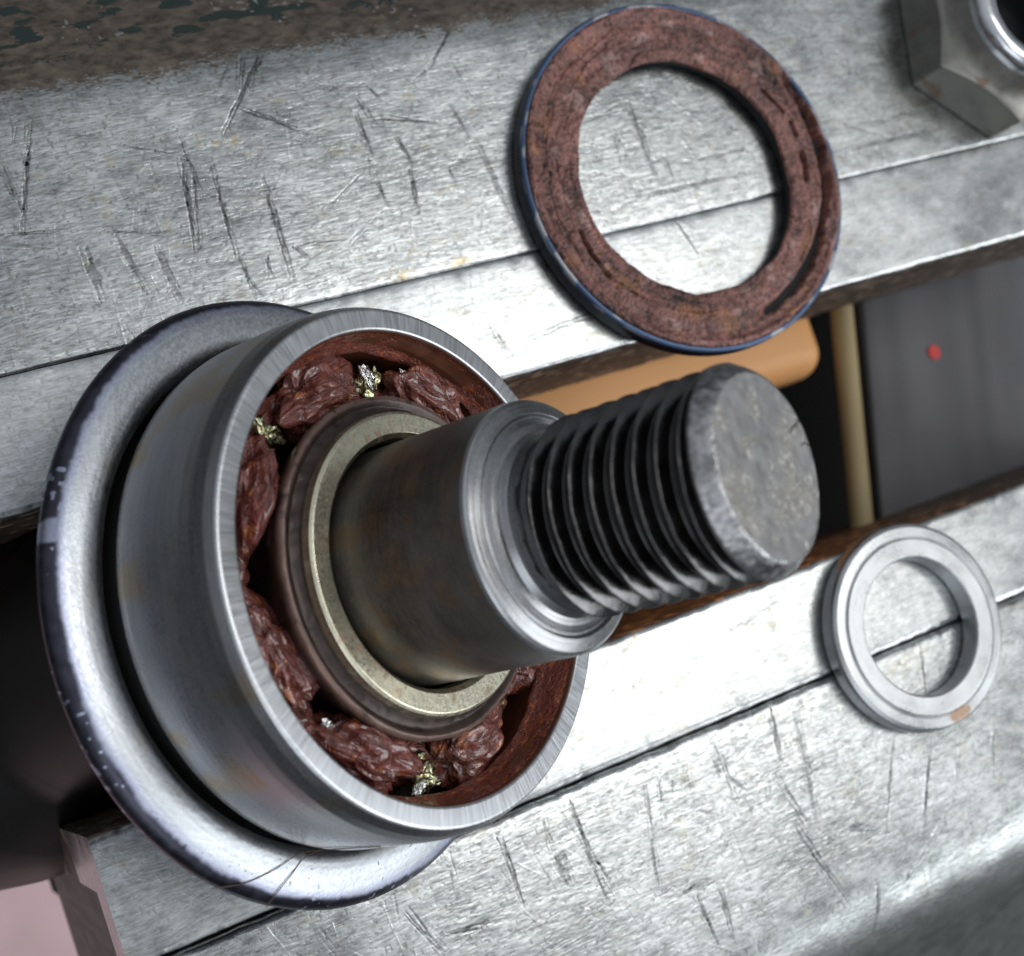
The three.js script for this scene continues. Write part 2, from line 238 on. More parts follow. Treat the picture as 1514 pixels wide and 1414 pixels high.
// ---------------------------------------------------------------- the spindle with its bearing
const axis = new THREE.Vector3(0.449, 0.892, 0.051).normalize();
const spindle = thing('bearing_spindle', 'steel spindle with a threaded end, an opened grease-filled ball bearing and a wide flange', 'spindle', [34.33, 0, -3.55]);
{
  const e1 = new THREE.Vector3(1, 0, 0).addScaledVector(axis, -axis.x).normalize(), e2 = new THREE.Vector3().crossVectors(e1, axis);
  spindle.quaternion.setFromRotationMatrix(new THREE.Matrix4().makeBasis(e1, axis, e2));
  // flange: pale dished steel with a heat-blued, chipped rim
  const flangePts = [[20, 6.2], [25, 8.4], [27.6, 10.0], [28.6, 10.6], [29.0, 11.1], [29.1, 11.7], [28.95, 12.2], [28.65, 12.6], [28.3, 12.85], [27.9, 13.02], [27.4, 13.18], [26.7, 13.36], [25.9, 13.5], [25.2, 13.52], [24.6, 13.38], [24.1, 13.0], [23.7, 12.3], [23.4, 11.0], [23.1, 9], [21, 8.0]];
  let L = 0; const LL = flangePts.map((p, k) => (L += k ? Math.hypot(p[0] - flangePts[k - 1][0], p[1] - flangePts[k - 1][1]) : 0)), rimA = LL[2] / L, rimB = (LL[8] * 0.9 + LL[9] * 0.1) / L, rimC = LL[10] / L;
  const flangeMat = painted(2048, 256, (x, y, o) => {
    const v = y / 256, U = x / 2048, ring = n2(U * 40, v * 90, 40, 0, 101), gr = n2(x / 2.2, y / 2.2, 0, 0, 102), big = n2(U * 14, v * 6, 14, 0, 103), hatch = n2(x / 3 + y * 0.8, y / 14, 0, 0, 104);
    let t = 0.52 + (ring - 0.5) * 0.13 + (gr - 0.5) * 0.1 + (big - 0.5) * 0.14 + (hatch - 0.5) * 0.1;
    o.c[0] = t * 0.95; o.c[1] = t; o.c[2] = t * 1.05; o.rough = 0.42 + (gr - 0.5) * 0.15 + (big - 0.5) * 0.14; o.h = 0.5 + (ring - 0.5) * 0.3 + (gr - 0.5) * 0.3 + (hatch - 0.5) * 0.2; o.metal = 1;
    const wob = (n2(U * 90, v * 4, 90, 0, 105) * 0.6 + n2(U * 400, v * 4, 400, 0, 106) * 0.4 - 0.5) * 0.03, p = step(rimA - 0.02, rimA + 0.02, v) * step(rimB + 0.01, rimB - 0.012, v + wob * 0.6), blue = step(rimC + 0.012, rimB, v + wob * 0.6);
    o.c[0] = mix(o.c[0], 0.34, blue * 0.5); o.c[1] = mix(o.c[1], 0.36, blue * 0.5); o.c[2] = mix(o.c[2], 0.58, blue * 0.5);
    let chip = step(0.7, 0.73, n2(U * 420, v * 60, 420, 0, 106) * 0.5 + n2(U * 44, v * 5, 44, 0, 107) * 0.5) * step(rimA, rimA + 0.05, v) * p;
    chip = Math.max(chip, p * step(0.35, 0.6, Math.exp(-(((U - 0.568) / 0.006) ** 2)) * (0.5 + n2(U * 300, v * 20, 300, 0, 110))));
    const d = p * (1 - chip), n = n2(U * 300, v * 30, 300, 0, 108);
    o.c[0] = mix(o.c[0], 0.05 + n * 0.03, d); o.c[1] = mix(o.c[1], 0.05 + n * 0.03, d); o.c[2] = mix(o.c[2], 0.066 + n * 0.04, d); o.rough = mix(o.rough, 0.3 + n * 0.15, d); o.h += chip * -0.15;
    const fleck = step(0.93, 0.96, n2(x / 5, y / 3, 0, 0, 109)) * step(0.6, 0.8, big); for (let k = 0; k < 3; k++) o.c[k] *= 1 - 0.7 * fleck;
  }, { bump: 2.2e-5, name: 'blued_flange' });
  mesh('flange', revolve(flangePts, 320), flangeMat, spindle);
  // outer race
  const sidePts = crisp([[22.4, 14.0], [23.6, 14.2], [24.05, 14.9], [24.19, 15.9], [24.19, 23.6], [24.1, 24.9], [23.86, 26.1], [23.45, 27.05], [23.2, 27.2], [21.55, 27.2], [21.36, 27.02], [21.3, 26.2], [20.9, 25.0], [20.7, 22.5], [20.9, 19], [20.4, 15]], 0.12);
  let M2 = 0; const ML = sidePts.map((p, k) => (M2 += k ? Math.hypot(p[0] - sidePts[k - 1][0], p[1] - sidePts[k - 1][1]) : 0)), at = (s, r0) => { for (let k = 0; k < sidePts.length; k++) if (sidePts[k][1] >= s && sidePts[k][0] >= r0) return ML[k] / M2; return 1; };
  const vBand = at(24.2, 24), vFace = at(27.1, 23), vIn = (() => { for (let k = 0; k < sidePts.length; k++) if (sidePts[k][0] < 21.5 && sidePts[k][1] > 26) return ML[k] / M2; return 1; })();
  const raceMat = painted(2048, 512, (x, y, o) => {
    const v = y / 512, U = x / 2048, gr = n2(x / 1.8, y / 1.8, 0, 0, 111), ring = n2(U * 60, v * 160, 60, 0, 112), big = fbm2(U * 18, v * 5, 4, 113);
    const side = step(vFace, vFace - 0.012, v), face = (1 - side) * step(vIn + 0.01, vIn - 0.004, v), band = side * step(vBand - 0.012, vBand + 0.012, v);
    let t = 0.42 + (gr - 0.5) * 0.08 + (ring - 0.5) * 0.07 + (big - 0.5) * 0.2; t *= 1 - band * 0.3;
    const tan = step(0.56, 0.72, fbm2(U * 26 + 5, v * 4, 3, 114)) * side; let r = t * mix(1, 1.08, tan), g = t * mix(1, 0.92, tan), b = t * mix(1.04, 0.72, tan), rough = 0.3 + (gr - 0.5) * 0.1 + (big - 0.5) * 0.15;
    const radial = n2(U * 700, v * 12, 700, 0, 115) * 0.6 + n2(U * 1900, v * 20, 1900, 0, 116) * 0.4, f = 0.56 + (radial - 0.5) * 0.22 + (big - 0.5) * 0.12;
    r = mix(r, f * 0.97, face); g = mix(g, f, face); b = mix(b, f * 1.04, face); rough = mix(rough, 0.4 + (radial - 0.5) * 0.15, face);
    const ins = step(vIn - 0.004, vIn + 0.01, v), n = fbm2(U * 120, v * 30, 3, 117); r = mix(r, 0.10 + n * 0.12, ins); g = mix(g, 0.04 + n * 0.04, ins); b = mix(b, 0.022 + n * 0.02, ins);
    o.c[0] = r; o.c[1] = g; o.c[2] = b; o.rough = mix(rough, 0.35, ins); o.metal = mix(1, 0.2, ins); o.h = 0.5 + (gr - 0.5) * 0.16 * (1 - face) + (ring - 0.5) * 0.25 * side + (radial - 0.5) * 0.5 * face + (n - 0.5) * 0.8 * ins;
  }, { bump: 2.5e-5, name: 'ground_race' });
  mesh('outer_race', revolve(sidePts, 320), raceMat, spindle);
  mesh('hub_seat', revolve([[16, 4], [22.4, 5], [22.4, 14.6], [15, 14.7]], 128), plain([0.03, 0.03, 0.03], 0.5, 0.4), spindle);
  // rusty grease
  const greaseMat = painted(512, 512, (x, y, o) => {
    const a = fbm2(x / 26, y / 26, 4, 121), wv = fbm2(x / 60, y / 60, 3, 122), rid = 1 - Math.abs(2 * n2(x / 7 + wv * 14, y / 20 + wv * 6, 0, 0, 123) - 1), fine = n2(x / 3, y / 3, 0, 0, 124), gold = step(0.66, 0.75, fbm2(x / 40 + 9, y / 40, 3, 125));
    const t = 0.75 + (a - 0.5) * 1.0 + (rid - 0.5) * 0.3; o.c[0] = clamp(0.235 * t + gold * 0.2); o.c[1] = 0.07 * t + gold * 0.07; o.c[2] = 0.055 * t + gold * 0.004;
    o.rough = 0.26 + (a - 0.5) * 0.6; o.h = 0.5 + (rid - 0.5) * 0.5 + (fine - 0.5) * 0.1 + (a - 0.5) * 0.5; o.metal = 0;
  }, { bump: 2.6e-4, coat: 1, coatRough: 0.07, name: 'rusty_grease', metalness: 0 });
  greaseMat.specularIntensity = 1;
  const bandMat = greaseMat.clone(); bandMat.map = greaseMat.map.clone(); bandMat.bumpMap = greaseMat.bumpMap.clone(); bandMat.roughnessMap = bandMat.metalnessMap = greaseMat.roughnessMap.clone();
  for (const t of [bandMat.map, bandMat.bumpMap, bandMat.roughnessMap]) { t.repeat.set(14, 1); t.needsUpdate = true; }
  bandMat.clearcoat = 0.3; bandMat.bumpScale = 1.6e-4; bandMat.color.setRGB(1.0, 0.86, 0.7);
  mesh('grease_band', revolve([[21.3, 26.55], [21.15, 26.1], [21.0, 25.6], [20.85, 25.0], [20.7, 24.5], [20.5, 24.1], [20.25, 23.9], [20.15, 23.6], [20.3, 23.3], [20.6, 22.8], [20.95, 22.4]], 420, (th, k) => {
    if (k === 0 || k === 10) return [0, 0];
    const c = Math.cos(th) * 21, s = Math.sin(th) * 21, n = fbm3(c * 0.6 + k * 0.3, s * 0.6, k * 0.8, 3) - 0.5, m = fbm3(c * 0.14, s * 0.14, 2, 2) - 0.5; return [n * 0.55 + m * 0.8, n * 0.5];
  }), bandMat, spindle);
  // inner race with its bare face and dark grooved collar
  const innerMat = painted(1024, 128, (x, y, o) => {
    const U = x / 1024, v = y / 128, gr = n2(x / 2, y / 2, 0, 0, 131), big = fbm2(U * 22, v * 3, 4, 132), radial = n2(U * 500, v * 8, 500, 0, 133), stain = 0.75 * step(0.6, 0.85, fbm2(U * 90, v * 5, 4, 134));
    const t = 0.66 + (gr - 0.5) * 0.05 + (big - 0.5) * 0.25 + (radial - 0.5) * 0.1; o.c[0] = t * mix(1.04, 0.55, stain); o.c[1] = t * mix(0.98, 0.36, stain); o.c[2] = t * mix(0.76, 0.22, stain); o.metal = 1 - 0.6 * stain; o.rough = 0.34 + (gr - 0.5) * 0.2; o.h = 0.5 + (gr - 0.5) * 0.15 + (radial - 0.5) * 0.25 + (big - 0.5) * 0.4;
  }, { bump: 3e-5, name: 'bare_inner_race' });
  mesh('inner_race', revolve(crisp([[11.2, 25.5], [11.35, 26.7], [11.8, 27.2], [13.5, 27.2], [13.8, 26.98], [13.88, 26.2], [13.7, 25.5]], 0.06), 256), innerMat, spindle);
  const collarMat = painted(1024, 256, (x, y, o) => {
    const U = x / 1024, v = y / 256, n = fbm2(U * 90, v * 9, 4, 141), lip = Math.exp(-(((v - 0.19) / 0.035) ** 2)) * step(0.3, 0.6, n + 0.15), t = 0.012 + n * 0.03; o.c[0] = t * 1.5 + lip * 0.18; o.c[1] = t + lip * 0.115; o.c[2] = t * 0.85 + lip * 0.095; o.metal = 0.4; o.rough = 0.28 + n * 0.2; o.h = 0.5 + (n - 0.5) * 0.7;
  }, { bump: 1e-4, name: 'greasy_collar' });
  mesh('seal_collar', revolve([[13.6, 25.9], [14.0, 25.7], [14.45, 25.35], [14.75, 25.4], [15.1, 25.72], [15.4, 25.75], [15.65, 25.55], [15.75, 25.1], [15.5, 24.3], [14.9, 23.0], [14.0, 21.2], [13.9, 19], [15, 16]], 320, (th, k) => { if (k < 1) return [0, 0]; const n = fbm3(Math.cos(th) * 9 + k * 0.2, Math.sin(th) * 9, k * 0.5, 3) - 0.5; return [n * 0.25, n * 0.25]; }), collarMat, spindle);
  mesh('cage', revolve([[13.8, 17.4], [16, 17.7], [18, 17.6], [20.9, 17.2]], 160), plain([0.02, 0.009, 0.007], 0.55), spindle);
  // balls coated in stringy grease, each with a look of its own
  const R = rng(77);
  const lump = (seed, sx, sy, sz, amp, detail, sharp) => {
    const g = new THREE.SphereGeometry(1, detail, Math.round(detail * 0.7)), p = g.attributes.position, v = new THREE.Vector3();
    for (let i = 0; i < p.count; i++) {
      v.fromBufferAttribute(p, i); const q = v.clone().multiplyScalar(1.5).addScalar(seed * 7.3);
      const big = fbm3(q.x, q.y, q.z, 2) - 0.5, f = 1 - Math.abs(2 * fbm3(q.x * 2.6 + 3, q.y * 2.2, sharp ? q.z * 5 : q.z * 1.3, sharp ? 3 : 2) - 1), d = 1 + amp * (big * 1.6 + (sharp ? Math.pow(f, 3) * 0.5 - 0.2 : (f - 0.7) * 0.45));
      p.setXYZ(i, v.x * sx * d, v.y * sy * d, v.z * sz * d);
    }
    g.computeVertexNormals(); return g;
  };
  const put = (m, deg, r, s, twist = 0, tip = 0) => { const a = deg * Math.PI / 180; m.position.set(r * Math.cos(a) * MM, s * MM, r * Math.sin(a) * MM); m.rotation.set(tip, -a + twist, 0, 'YXZ'); return m; };
  const balls = [[-98, 17.3, 21.7, 3.1, 5.0], [-50.5, 18.0, 21.9, 2.9, 4.9], [-143, 16.7, 21.4, 2.7, 4.8], [169, 16.9, 21.2, 2.8, 5.2], [125, 17.1, 21.5, 3.0, 5.3], [79, 17.5, 21.6, 3.1, 4.5], [36, 17.6, 21.5, 2.8, 4.6], [-8, 17.5, 21.5, 2.8, 4.6]];
  balls.forEach(([deg, r, s, w, l], i) => {
    const b = put(mesh('greased_ball', lump(i + 1, w * 1.04, 3.1, l * 1.06, 0.62, 110, false), greaseMat, spindle), deg, r, s, (R() - 0.5) * 0.3);
    if (i === 1) tag(b, 'ball under a thick matted lump of grease');
  });
  // strings of grease joining the balls, low in the cage
  for (let i = 0; i < 8; i++) put(mesh('grease_clot', lump(i + 31, 2.1, 1.7, 3.6, 0.6, 64, false), greaseMat, spindle), [-75, -123, -163, 147, 103, 59, 14, -29][i], 17.4 + (R() - 0.5), 20.3, (R() - 0.5) * 0.6);
  // bright bits of brass cage showing through
  const brassMat = painted(128, 128, (x, y, o) => { const n = fbm2(x / 14, y / 14, 4, 151); o.c[0] = 0.6 + n * 0.3; o.c[1] = 0.6 + n * 0.3; o.c[2] = 0.32 + n * 0.3; if (n < 0.45) { o.c[0] *= 0.2; o.c[1] *= 0.16; o.c[2] *= 0.12; } o.rough = 0.2 + n * 0.2; o.h = n; }, { bump: 6e-5, name: 'bright_brass' });
  for (const [deg, r, s, k] of [[-76, 17.9, 22.4, 1.5], [-72.5, 18.6, 22.6, 0.9], [-123.5, 17.9, 22.3, 1.35], [-163, 17.0, 21.4, 0.9], [103, 17.3, 22.1, 1.5], [98, 18.6, 21.8, 1.3], [59, 18.0, 22.0, 1.1]])
    {
    const parts = [];
    for (let q = 0; q < 7; q++) { const l = k * (0.45 + 0.5 * R()), g = lump(deg + 200 + q * 3, l, l * 0.28, l * (0.35 + 0.4 * R()), 0.7, 20, false); g.applyMatrix4(new THREE.Matrix4().compose(new THREE.Vector3((R() - 0.5) * k * 1.1, (R() - 0.4) * k * 0.6, (R() - 0.5) * k * 1.4), new THREE.Quaternion().setFromEuler(new THREE.Euler(R() * 1.6 - 0.8, R() * 6, R() * 1.6 - 0.8)), new THREE.Vector3(1, 1, 1))); parts.push(g); }
    put(mesh('cage_fragment', mergeGeometries(parts), brassMat, spindle), deg, r, s, R() * 2);
  }
  const steelBit = painted(64, 64, (x, y, o) => { const n = fbm2(x / 9, y / 9, 3, 152), t = 0.35 + n * 0.5; o.c[0] = t; o.c[1] = t; o.c[2] = t * 0.98; o.rough = 0.15; o.h = n; }, { bump: 3e-4, name: 'bright_sliver' });
  for (const [deg, r, s, k] of [[-77.5, 18.4, 23.2, 0.7], [-62, 19.3, 23.4, 0.5], [140, 16.6, 22.6, 0.7], [104, 19.3, 22.4, 0.8]])
    put(mesh('metal_sliver', lump(deg + 300, k * 0.8, k * 0.4, k * 1.4, 0.9, 32, true), steelBit, spindle), deg, r, s, R() * 3);

  // shaft: barrel, shoulder, thread, end
  const barrelMat = painted(1024, 512, (x, y, o) => {
    const U = x / 1024, v = y / 512, gr = n2(x / 2, y / 2, 0, 0, 161), big = fbm2(U * 16, v * 5, 5, 162), ring = n2(U * 20, v * 110, 20, 0, 163), blot = step(0.5, 0.75, fbm2(U * 30, v * 9, 4, 164));
    const t = 0.13 + (gr - 0.5) * 0.05 + (big - 0.5) * 0.16 + (ring - 0.5) * 0.03; o.c[0] = t * mix(1.06, 1.35, blot); o.c[1] = t * mix(0.99, 1.02, blot); o.c[2] = t * mix(0.9, 0.74, blot); o.metal = 0.85; o.rough = 0.42 + (gr - 0.5) * 0.16 + (big - 0.5) * 0.25; o.h = 0.5 + (gr - 0.5) * 0.3 + (ring - 0.5) * 0.2 + (big - 0.5) * 0.3;
  }, { bump: 4e-5, name: 'dark_turned_steel' });
  mesh('barrel', revolve([[10.9, 24], [10.88, 28], [10.88, 34], [10.88, 41.2]], 256), barrelMat, spindle);
  const shoulderMat = painted(1024, 128, (x, y, o) => {
    const U = x / 1024, v = y / 128, gr = n2(x / 2, y / 2, 0, 0, 171), ring = n2(U * 12, v * 40, 12, 0, 172), big = fbm2(U * 20, v * 2, 3, 173), edge = Math.exp(-(((v - 0.04) / 0.05) ** 2));
    const t = 0.3 + (gr - 0.5) * 0.1 + (ring - 0.5) * 0.12 + (big - 0.5) * 0.16 + edge * 0.3; o.c[0] = t * 0.98; o.c[1] = t; o.c[2] = t * 1.03; o.rough = 0.34 + (gr - 0.5) * 0.12; o.h = 0.5 + (ring - 0.5) * 0.4 + (gr - 0.5) * 0.2;
  }, { bump: 3e-5, name: 'turned_shoulder' });
  mesh('shoulder', revolve(crisp([[10.88, 41.2], [10.84, 41.6], [10.55, 41.85], [9.5, 42.25], [9.35, 42.1], [9.2, 41.95], [8.95, 42.1], [8.5, 42.45], [7.9, 42.7], [7.5, 43.2], [7.35, 44.0], [7.3, 45]], 0.05), 256), shoulderMat, spindle);
  const pitch = 2.0, s0 = 43.9, s1 = 60.75, TN = 480, TS = 200, P = [], U = [], I = [];
  for (let a = 0; a <= TS; a++) {
    const th = (a % TS) / TS * Math.PI * 2;
    for (let k = 0; k <= TN; k++) {
      const s = mix(s0, s1, k / TN), ph = (((s - s0) / pitch - a / TS) % 1 + 1) % 1, d = Math.abs(ph - 0.5) * 2;   // 0 at the crest, 1 at the root
      const flank = clamp((d - 0.04) / 0.56), run = step(0.2, 1.6, s - s0), wear = fbm3(Math.cos(th) * 6, Math.sin(th) * 6, s * 1.3, 3) - 0.5;
      const r = 8.34 - 1.2 * (flank < 0.9 ? flank : 0.9 + (flank - 0.9) * 0.6) * mix(0.0, 1, run) - (1 - run) * 1.0 + wear * 0.2 * (1 - flank);
      P.push(r * Math.cos(th), s, r * Math.sin(th)); U.push(a / TS * 4, (s - s0) / 17);
    }
  }
  for (let a = 0; a < TS; a++) for (let k = 0; k < TN; k++) { const i = a * (TN + 1) + k, j = i + TN + 1; I.push(i, i + 1, j, j, i + 1, j + 1); }
  const tg = new THREE.BufferGeometry(); tg.setAttribute('position', new THREE.Float32BufferAttribute(P, 3)); tg.setAttribute('uv', new THREE.Float32BufferAttribute(U, 2)); tg.setIndex(I); tg.computeVertexNormals();
  const threadMat = painted(512, 512, (x, y, o) => { const gr = n2(x / 2.5, y / 2.5, 0, 0, 181), big = fbm2(x / 50, y / 50, 3, 182), t = 0.11 + (gr - 0.5) * 0.03 + (big - 0.5) * 0.06; o.c[0] = t * 1.02; o.c[1] = t; o.c[2] = t * 1.02; o.metal = 1; o.rough = 0.14 + big * 0.14; o.h = 0.5 + (gr - 0.5) * 0.3; }, { bump: 2.5e-5, name: 'blackened_thread' });
  mesh('thread', tg, threadMat, spindle);
  const chamferMat = painted(1024, 64, (x, y, o) => { const U = x / 1024, v = y / 64, n = fbm2(U * 70, v * 5, 4, 191), b = n2(U * 200, v * 10, 200, 0, 192), t = 0.36 + (n - 0.5) * 0.35 + (b - 0.5) * 0.16; o.c[0] = t; o.c[1] = t; o.c[2] = t * 1.02; o.rough = 0.28 + n * 0.22; o.h = 0.5 + (n - 0.5) * 0.8 + (b - 0.5) * 0.3; }, { bump: 1.2e-4, name: 'worn_chamfer' });
  mesh('end_chamfer', revolve([[7.3, 60.5], [8.1, 60.65], [8.34, 60.85], [8.3, 61.1], [8.05, 61.45], [7.7, 61.95], [7.42, 62.3], [7.15, 62.42]], 256, (th, k) => { const n = fbm3(Math.cos(th) * 7 + k, Math.sin(th) * 7, k * 0.6, 3) - 0.5; return k ? [n * 0.22, n * 0.12] : [0, 0]; }), chamferMat, spindle);
  const endMat = painted(512, 512, (x, y, o) => {
    const r = Math.hypot(x - 256, y - 256) / 256, n = fbm2(x / 30, y / 30, 5, 201), b = fbm2(x / 90, y / 90, 3, 202), g = hash(x, y, 4), t = 0.34 + (n - 0.5) * 0.12 + (b - 0.5) * 0.08 + (g - 0.5) * 0.05, tan = step(0.45, 0.7, b);
    const spot = step(0.73, 0.78, n2(x / 7, y / 7, 0, 0, 203)) * step(0.5, 0.6, b) * 0.25; o.c[0] = t * mix(1, 1.05, tan) + spot; o.c[1] = t + spot; o.c[2] = t * mix(1, 0.92, tan) + spot; o.metal = 0.7; o.rough = 0.5 + (n - 0.5) * 0.2;
    o.h = 0.5 + (n - 0.5) * 0.7 + (g - 0.5) * 0.1;
    const a = Math.atan2(y - 256, x - 256), cr = Math.exp(-((((a + 0.36) * r * 7 + (n - 0.5) * 0.5) / 0.1) ** 2)) * step(0.68, 0.78, r) + Math.exp(-((((a + 0.08) * r * 7 + (n - 0.5) * 0.7) / 0.09) ** 2)) * step(0.78, 0.86, r); o.h -= cr * 0.6; for (let k = 0; k < 3; k++) o.c[k] *= 1 - 0.85 * clamp(cr);
  }, { bump: 1.2e-4, name: 'spindle_end' });
  const eg = new THREE.CircleGeometry(7.2, 96).rotateX(-Math.PI / 2).translate(0, 62.4, 0); { const p = eg.attributes.position, u = eg.attributes.uv; for (let i = 0; i < p.count; i++) u.setXY(i, 0.5 + p.getX(i) / 14.6, 0.5 + p.getZ(i) / 14.6); }
  mesh('end_face', eg, endMat, spindle);
  // black housing that the vise grips
  const blackMat = painted(256, 256, (x, y, o) => { const n = fbm2(x / 30, y / 30, 4, 211), t = 0.002 + n * 0.004; o.c[0] = t * 1.1; o.c[1] = t; o.c[2] = t * 0.95; o.metal = 0.1; o.rough = 0.35 + n * 0.2; o.h = n; }, { bump: 1e-4, name: 'black_paint', metalness: 0 });
  mesh('black_housing', revolve([[14, 9], [15.4, 7], [15.5, 0], [15.5, -24], [16.5, -28], [21, -34], [24, -42], [25, -60], [20, -78], [1, -80]], 160), blackMat, spindle);
}

// two stray hairs stuck across the flange
for (const [label, pts] of [['long thin brown hair stuck from the bearing side across the flange rim', [[24.26, 21, 114], [24.3, 17, 118], [24.6, 14.1, 121], [26.4, 13.55, 126], [28.2, 13.0, 131], [29.6, 12.2, 136]]], ['short thin brown hair crossing the lower flange beside the longer one', [[24.3, 15.5, 119], [24.9, 13.75, 119.5], [26.6, 13.5, 122], [28.3, 13.0, 124], [29.4, 12.3, 124.5]]]]) {
  const h = mesh('hair', new THREE.TubeGeometry(new THREE.CatmullRomCurve3(pts.map(([r, y, a]) => new THREE.Vector3(r * Math.cos(a * Math.PI / 180), y, r * Math.sin(a * Math.PI / 180)))), 48, 0.045, 6), plain([0.09, 0.05, 0.025], 0.5), scene);
  h.position.copy(spindle.position); h.quaternion.copy(spindle.quaternion); tag(h, label, 'hair');
}

// ---------------------------------------------------------------- loose rings and the nut
{
  const ring = thing('seal_ring', 'rust red cracked seal ring with a blue outer edge lying flat on the upper jaw', 'seal ring', [101.1, 0, -36.3]);
  const Ro = 21.6, Ri = 14.35, N = 900, prof = [];
  const rust = painted(2048, 512, (x, y, o) => {
    const U = x / 2048, v = y / 512, n = fbm2(U * 200, v * 14, 4, 221), fl = n2(U * 460, v * 26, 460, 0, 222), arc = n2(U * 26, v * 46, 26, 0, 223), big = fbm2(U * 22, v * 2.4, 4, 224), gold = Math.max(0.8 * step(0.63, 0.75, fbm2(U * 34 + 2, v * 3 + 4, 4, 225)), 1.6 * step(0.45, 0.7, fbm2(U * 160, v * 9, 4, 230)) * Math.exp(-(((U - 0.195) / 0.035) ** 2) - (((v - 0.33) / 0.15) ** 2))), pale = step(0.6, 0.78, fbm2(U * 40, v * 5, 4, 226)), pit = step(0.66, 0.76, n2(U * 330, v * 20, 330, 0, 227));
    const smear = n2(U * 70 + v * 1.5, v * 20, 70, 0, 228) * 0.5 + n2(U * 24, v * 11, 24, 0, 229) * 0.5; const t = 0.55 + (n - 0.5) * 0.6 + (fl - 0.5) * 0.25 + (smear - 0.5) * 0.7 + (big - 0.5) * 0.7;
    let r = 0.3 * t + gold * 0.07 + pale * 0.13, g = 0.132 * t + gold * 0.03 + pale * 0.1, b = 0.108 * t - gold * 0.01 + pale * 0.095; const d = 1 - 0.35 * pit; o.c[0] = r * d; o.c[1] = g * d; o.c[2] = b * d;
    o.rough = 0.5 + (n - 0.5) * 0.4; o.metal = 0; o.h = 0.5 + (n - 0.5) * 0.6 + (fl - 0.5) * 0.5 - pit * 0.2 + (smear - 0.5) * 0.6;
  }, { bump: 3.2e-4, metalness: 0, name: 'rusty_rubber' });
  const M = 64; for (let k = 0; k <= M; k++) prof.push([mix(Ro - 0.5, Ri + 0.2, k / M), 4.25]);
  const deg = 180 / Math.PI, near = (a, b) => { let d = (a - b) % 360; if (d > 180) d -= 360; if (d < -180) d += 360; return d; };
  const crackAt = (A, r, x, y, z) => {
    let d = 0; const w = (fbm3(x * 0.5, y, z * 0.5, 3) - 0.5);
    const c1 = clamp(Math.min((A + 32) / 8, (84 - A) / 14)); if (c1 > 0) { const rr = mix(20.3, 18.6, step(-20, 50, A)) + w * 0.9; d = Math.max(d, c1 * Math.exp(-(((r - rr) / (0.55 + 0.5 * w)) ** 4)) * 2.4); }
    for (const [a0, a1, ra, rb, wd] of [[-31, -17, 16.4, 16.8, 0.2], [-13, -6, 17, 17.1, 0.26], [0, 14, 17.2, 16.6, 0.3], [147, 168, 17.8, 17.0, 0.26]]) { const t = (A - a0) / (a1 - a0); if (t > -0.05 && t < 1.05) d = Math.max(d, Math.exp(-(((r - mix(ra, rb, t) - w * 0.4) / wd) ** 4)) * clamp(Math.min(t + 0.05, 1.05 - t) * 8) * 1.9); }
    if (A > 98 && A < 150) d = Math.max(d, Math.exp(-(((r - mix(16.7, 17.9, (A - 98) / 52) - w * 0.8) / 0.13) ** 2)) * 0.45);
    return d;
  };
  mesh('rubber_face', revolve([[Ro - 0.45, 2.4], ...prof, [Ri + 0.02, 3.95], [Ri + 0.1, 3.5]], N, (th, k, r, y) => {
    if (k === 0) return [0, 0];
    const A = ((th * deg + 180) % 360) - 180, x = Math.cos(th) * r, z = Math.sin(th) * r, t = (Ro - r) / (Ro - Ri), tear = 1 - Math.abs(2 * fbm3(x * 0.16 + 40, r * 0.55, z * 0.16, 3) - 1), edge = -0.5 * Math.pow(t, 6) - 0.35 * Math.pow(1 - t, 9) + 0.45 * Math.exp(-(((t - 0.13) / 0.06) ** 2)) - 0.35 * Math.exp(-(((t - 0.32) / 0.12) ** 2)) - 0.3 * step(0.93, 0.985, tear);
    return [(fbm3(Math.cos(th) * 3.2, Math.sin(th) * 3.2, 3, 4) - 0.5) * 0.9 * t * t, edge + (fbm3(x * 0.8, 1, z * 0.8, 4) - 0.5) * 0.42 + (fbm3(x * 0.12, 5, z * 0.12, 2) - 0.5) * 1.1 - crackAt(A, r, x, 2, z)];
  }), rust, ring);
  mesh('rubber_core', revolve([[20.9, 2.2], [16, 2.6], [Ri + 0.45, 3.3], [Ri + 0.32, 2.6], [Ri + 0.35, 1.2], [Ri + 0.7, 0.15], [17, 0.05]], 200), plain([0.008, 0.008, 0.008], 0.85), ring);  // black rubber; the near-black tone also holds the inner wall's shade
  const blue = painted(1024, 128, (x, y, o) => { const U = x / 1024, v = y / 128, n = fbm2(U * 60, v * 5, 4, 231), wear = step(0.5, 0.62, n2(U * 60, v * 7, 60, 0, 232) * 0.6 + n * 0.4) * step(0.5, 0.75, v); const low = step(0.78, 0.62, v); o.c[0] = mix(mix(0.06, 0.006, low), 0.3, wear * (1 - low)) + n * 0.008; o.c[1] = mix(mix(0.1, 0.006, low), 0.31, wear * (1 - low)) + n * 0.008; o.c[2] = mix(mix(0.18, 0.01, low), 0.34, wear * (1 - low)) + n * 0.012; o.metal = 0.55; o.rough = 0.34 + n * 0.15; o.h = n; }, { bump: 4e-5, name: 'blued_shaded_shell' });  // blue rim; the wall below it is painted near black as its shade
  ring.scale.set(1.012, 0.64, 1.012); ring.position.set(102.3 * MM, 0, -36.7 * MM);
